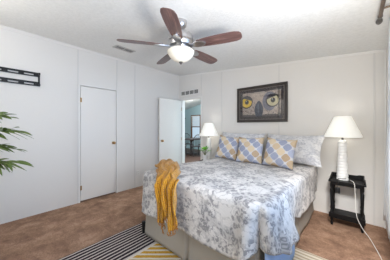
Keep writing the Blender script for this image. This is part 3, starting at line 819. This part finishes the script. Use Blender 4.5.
# ------------------------------------------------------------------ night tables
def night_table(loc, label):
    t = thing('side_table', label, 'side table', loc, group='black turned leg side tables')
    w, dp, h = .355, .30, .60
    MB().box((-w/2-.012, -dp/2-.012, h-.022), (w/2+.012, dp/2+.01, h)).build('tabletop', M['black'], t, bevel=.004)
    MB().prism([(-w/2, h), (w/2, h), (w/2, h+.055), (w/2-.05, h+.055), (w/2-.075, h+.045), (-w/2+.075, h+.045), (-w/2+.05, h+.055), (-w/2, h+.055)], dp/2-.012, dp/2, 'y').build('back_rail', M['black'], t, bevel=.003)
    for sx in (-1, 1):
        MB().prism([(dp/2-.012, h), (dp/2-.012, h+.05), (dp/2-.10, h+.04), (-dp/2, h+.018), (-dp/2, h)], sx*(w/2-.006)-.006, sx*(w/2-.006)+.006, 'x').build('side_rail', M['black'], t, bevel=.002)
        for sy in (-1, 1):
            prof = [(0, 0), (.012, 0), (.016, .03), (.011, .05), (.018, .075), (.018, .19), (.012, .20), (.019, .23), (.014, .26), (.017, .36), (.020, .47), (.012, .49), (.019, .51), (.019, h-.022), (0, h-.022)]
            MB().lathe(prof, (sx*(w/2-.025), sy*(dp/2-.025), 0), 14).build('leg', M['black'], t, smooth=40)
    MB().box((-w/2-.005, -dp/2, .115), (w/2+.005, dp/2, .133)).box((-w/2-.005, -dp/2-.006, .105), (w/2+.005, -dp/2+.012, .17)).build('shelf', M['black'], t, bevel=.003)
    MB().box((-w/2+.02, -dp/2+.01, h-.06), (w/2-.02, -dp/2+.026, h-.022)).build('apron', M['black'], t)
    return t
night_table((-.105, 3.205, 0), 'black wooden side table with lower shelf under the tall lamp at right')
t2 = night_table((-2.46, 3.225, -0.0), 'black side table mostly hidden behind the bed, holding the left lamp')
t2.scale = (1, 1, .905)

# ------------------------------------------------------------------ lamps
def lamp(loc, label, watts):
    l = thing('table_lamp', label, 'lamp', loc, group='white ribbed lamps with cone shades')
    mb = MB(); prof = [(0, 0), (.066, 0), (.066, .02)]
    nr = 12
    for i in range(nr):
        z0 = .022 + i*.30/nr; z1 = .022+(i+1)*.30/nr; q = .30/nr
        r = .060-.018*(i/nr)
        prof += [(r, z0+.002), (r+.004, z0+q*.3), (r+.004, z0+q*.65), (r, z1-.001)]
    rim = [(.035, .525), (.034, .535), (0, .535)]
    prof = [(a, b*1.62 if b > .021 else b) for a, b in prof] + rim
    mb.lathe(prof, seg=28).build('base', M['ceramic'], l, smooth=38)
    MB().cyl((0, 0, .533), (0, 0, .60), .012, None, 14).lathe([(0, .60), (.018, .60), (.018, .64), (0, .64)], seg=14).build('socket', M['pewter'], l, smooth=40)
    MB().lathe([(0, .64), (.012, .64), (.03, .69), (.03, .71), (.0, .74)], seg=16).build('bulb', M['whitepl'], l, smooth=180)
    hp = MB().tube([(-.02, 0, .61), (-.05, 0, .68), (-.045, 0, .78), (0, 0, .835), (.045, 0, .78), (.05, 0, .68), (.02, 0, .61)], .002, 6)
    hp.cyl((0, 0, .835), (0, 0, .862), .005, None, 8); hp.cyl((-.09, 0, .84), (.09, 0, .84), .0018, None, 6); hp.cyl((0, -.09, .84), (0, .09, .84), .0018, None, 6)
    hp.build('harp', M['nickel'], l)
    MB().lathe([(.203, .578), (.205, .575), (.206, .58), (.093, .846), (.091, .85), (.089, .846), (.2, .585), (.203, .578)], seg=48).build('lamp_shade', M['shade'], l, smooth=60)
    b = bpy.data.lights.new('lamp_bulb', 'POINT'); b.energy = watts; b.shadow_soft_size = .04; b.color = (1, .94, .85)
    bo = bpy.data.objects.new('lamp_bulb', b); bo.parent = l; bo.location = (0, 0, .79); COL.objects.link(bo)
    return l
lamp_r = lamp((-.15, 3.19, .601), 'white ribbed table lamp with cone shade on the black table at right', .9)
lamp((-2.42, 3.20, .544), 'white ribbed table lamp with cone shade left of the bed pillows', .9)
# pot plant beside the left lamp
pp = thing('potted_plant', 'small bright green plant in white pot by left lamp', 'plant', (-2.40, 3.02, .544))
pp.location = (-2.385, 3.02, .625)
MB().lathe([(0, -.055), (.035, -.055), (.048, .09), (.05, .10), (.044, .10), (.042, .085), (0, .085)], seg=24).build('pot', M['ceramic'], pp, smooth=40)
random.seed(11)
fl = MB(); stm = MB()
for i in range(16):
    a = random.uniform(0, 2*PI); ln = random.uniform(.08, .15); el = random.uniform(.5, 1.4)
    d0 = Vector((math.cos(a)*math.cos(el), math.sin(a)*math.cos(el), math.sin(el)))
    st = Vector((0, 0, .085)); mid = st + d0*ln*.75 + Vector((0, 0, .05))
    stm.tube([st, st+(mid-st)*.5+Vector((0, 0, .012)), mid], .002, 6)
    side = d0.cross(Vector((0, 0, 1))).normalized(); nrm = side.cross(d0).normalized()
    rows = []
    for k in range(7):
        t = k/6; wdt = .026*math.sin(PI*min(1, t*.93+.07))**.7; c0 = mid + d0*t*.085 - Vector((0, 0, .035*t*t))
        rows.append([c0-side*wdt+nrm*.006, c0, c0+side*wdt+nrm*.006])
    fl.grid(rows)
stm.build('stems', M['stemgreen'], pp); fl.build('foliage', M['leaf2'], pp, smooth=180, solid=.0008)

# power adapter and white cord at the right table
ad = thing('power_adapter', 'black power adapter hanging from the right side table', 'adapter', (-.192, 3.02, .03))
MB().box((-.026, -.018, .42), (.026, .018, .495)).build('plug_body', M['blackmetal'], ad, bevel=.006)
MB().tube([(0, 0, .49), (-.004, .002, .53), (.010, 0, .56), (.0, .004, .585), (.002, -.003, .600), (.012, .03, .606), (.05, .055, .606), (.085, .09, .606)], .0035, 8).build('cord', M['blackmetal'], ad, smooth=180)
cd = MB()
def bez(pts, n=60):
    out = []
    P_ = [Vector(p) for p in pts]; P_ = [P_[0]*2-P_[1]] + P_ + [P_[-1]*2-P_[-2]]
    for i in range(1, len(P_)-2):
        for k in range(n//(len(P_)-3)):
            t = k/(n//(len(P_)-3)); a, b, c, d = P_[i-1:i+3]
            out.append(.5*((2*b)+(c-a)*t+(2*a-5*b+4*c-d)*t*t+(3*b-a-3*c+d)*t**3))
    out.append(P_[-2]); return out
cpts = [(-.075, 3.19, .607), (-.045, 3.10, .612), (-.03, 3.042, .606), (-.022, 3.02, .55), (-.015, 3.01, .35), (-.005, 3.0, .22), (.03, 3.0, .12), (.07, 3.0, .05), (.11, 2.97, .006), (.14, 2.82, .005), (.175, 2.62, .005), (.20, 2.42, .005), (.22, 2.28, .005)]
cpts = [Vector(p)-lamp_r.location for p in cpts]
cd.tube(bez(cpts, 120), .0032, 8).build('cord', M['whitepl'], lamp_r, smooth=180)

# ------------------------------------------------------------------ curtain rod and curtain
rd = thing('curtain_rod', 'bronze curtain rod with dark finial at the upper right', 'curtain rod', (.15, 1.0, 2.27))
MB().cyl((.0, -1.6, 0), (0, 1.25, 0), .0135, None, 18).build('rod', M['bronze'], rd, smooth=40)
f = MB(); f.lathe([(0, 0), (.017, 0), (.018, .014), (.008, .022), (.007, .060), (.012, .068), (.022, .090), (.024, .115), (.019, .140), (.010, .160), (0, .166)], seg=20)
bmesh.ops.transform(f.bm, matrix=Matrix.Translation((0, 1.25, 0)) @ Matrix.Rotation(R(-90), 4, 'X'), verts=f.bm.verts)
f.build('finial', M['pewter'], rd, smooth=50)
for y in (1.12, -1.5): MB().box((0.0, y-.008, -.006), (.128, y+.008, .006)).box((.122, y-.018, -.04), (.13, y+.018, .04)).build('bracket', M['bronze'], rd, bevel=.002)
P = []
for k in range(25):
    t = k/24; row = []
    for i in range(90):
        u = i/89
        y = 2.36 + .48*t**1.2*(1-u) - u*(.26+.16*t)
        x = .226 + (.012+.006*t)*math.sin(u*40) + .007*math.sin(u*17+2*t)
        row.append((x, y, 2.245-1.90*t))
    P.append(row)
tag(MB().grid(P).build('sheer_curtain', M['sheer'], smooth=180, solid=.002), 'white sheer curtain hanging at the right edge window', 'curtain')

# ------------------------------------------------------------------ palm at the left
pm = thing('potted_palm', 'tall green palm with slender leaves at left edge', 'plant', (-3.12, -.12, 0))
MB().lathe([(0, 0), (.13, 0), (.17, .28), (.18, .30), (.165, .30), (.155, .26), (0, .26)], seg=32).build('pot', M['terracotta'], pm, smooth=40)
MB().lathe([(0, .27), (.155, .262), (0, .262)], seg=24).build('soil', M['soil'], pm)
random.seed(5)
st = MB()
for (x, y, h) in ((.0, .02, 1.45), (.04, -.03, 1.2), (-.04, .0, 1.0)):
    st.tube([(x, y, .26), (x*1.3, y*1.2, h*.5), (x*1.5+.01, y, h)], .011, 8)
st.build('stems', M['stemgreen'], pm, smooth=180)
def frond(base, tipdir, L, droop, n):
    mb = MB(); base = Vector(base); dv = Vector(tipdir).normalized()
    pt = lambda t: base + dv*L*t - Vector((0, 0, droop*t*t))
    mb.tube([pt(k/8) for k in range(9)], .003, 6)
    side = dv.cross(Vector((0, 0, 1))).normalized()
    for i in range(n):
        t = .30+.70*i/(n-1); p = pt(t)
        for sg in ((-1, 1, .4) if i < n-1 else (0,)):
            ld = (dv*.9 + side*sg*random.uniform(.25, .6) + Vector((0, 0, sg*random.choice((-1, 1))*random.uniform(.15, .5)-.12))).normalized()
            ll = L*random.uniform(.34, .46)
            sd = ld.cross(Vector((0, 0, 1))).normalized()*.9 + Vector((0, 0, random.uniform(-1.4, 1.4)))
            sd.normalize()
            rows = []
            for k in range(8):
                s = k/7; w = .0175*math.sin(PI*min(1, s*.9+.1))**.8; c0 = p+ld*ll*s-Vector((0, 0, ll*.28*s*s))
                rows.append([c0-sd*w, c0-Vector((0, 0, .002)), c0+sd*w])
            mb.grid(rows)
    return mb.build('frond', M['leaf'], pm, smooth=180, solid=.0008)
for base, dr, L, dp, nn in (
        ((.0, .02, 1.42), (.55, .62, .25), .34, .10, 5),
        ((.0, .02, 1.25), (.60, .55, .12), .46, .05, 6),
        ((.0, .02, 1.10), (.45, .8, .15), .36, .10, 5),
        ((.04, -.03, .92), (.62, .60, .18), .50, .08, 6),
        ((.04, -.03, .95), (.4, .9, .1), .34, .10, 5),
        ((.0, .02, 1.45), (-.3, -.8, .5), .5, .2, 7), ((.04, -.03, 1.2), (.6, -.6, .4), .5, .2, 7),
        ((-.04, 0, 1.0), (-.2, -.9, .4), .5, .2, 7), ((-.04, 0, 1.0), (.3, -.7, .6), .45, .2, 7)):
    frond(base, dr, L, dp, nn)
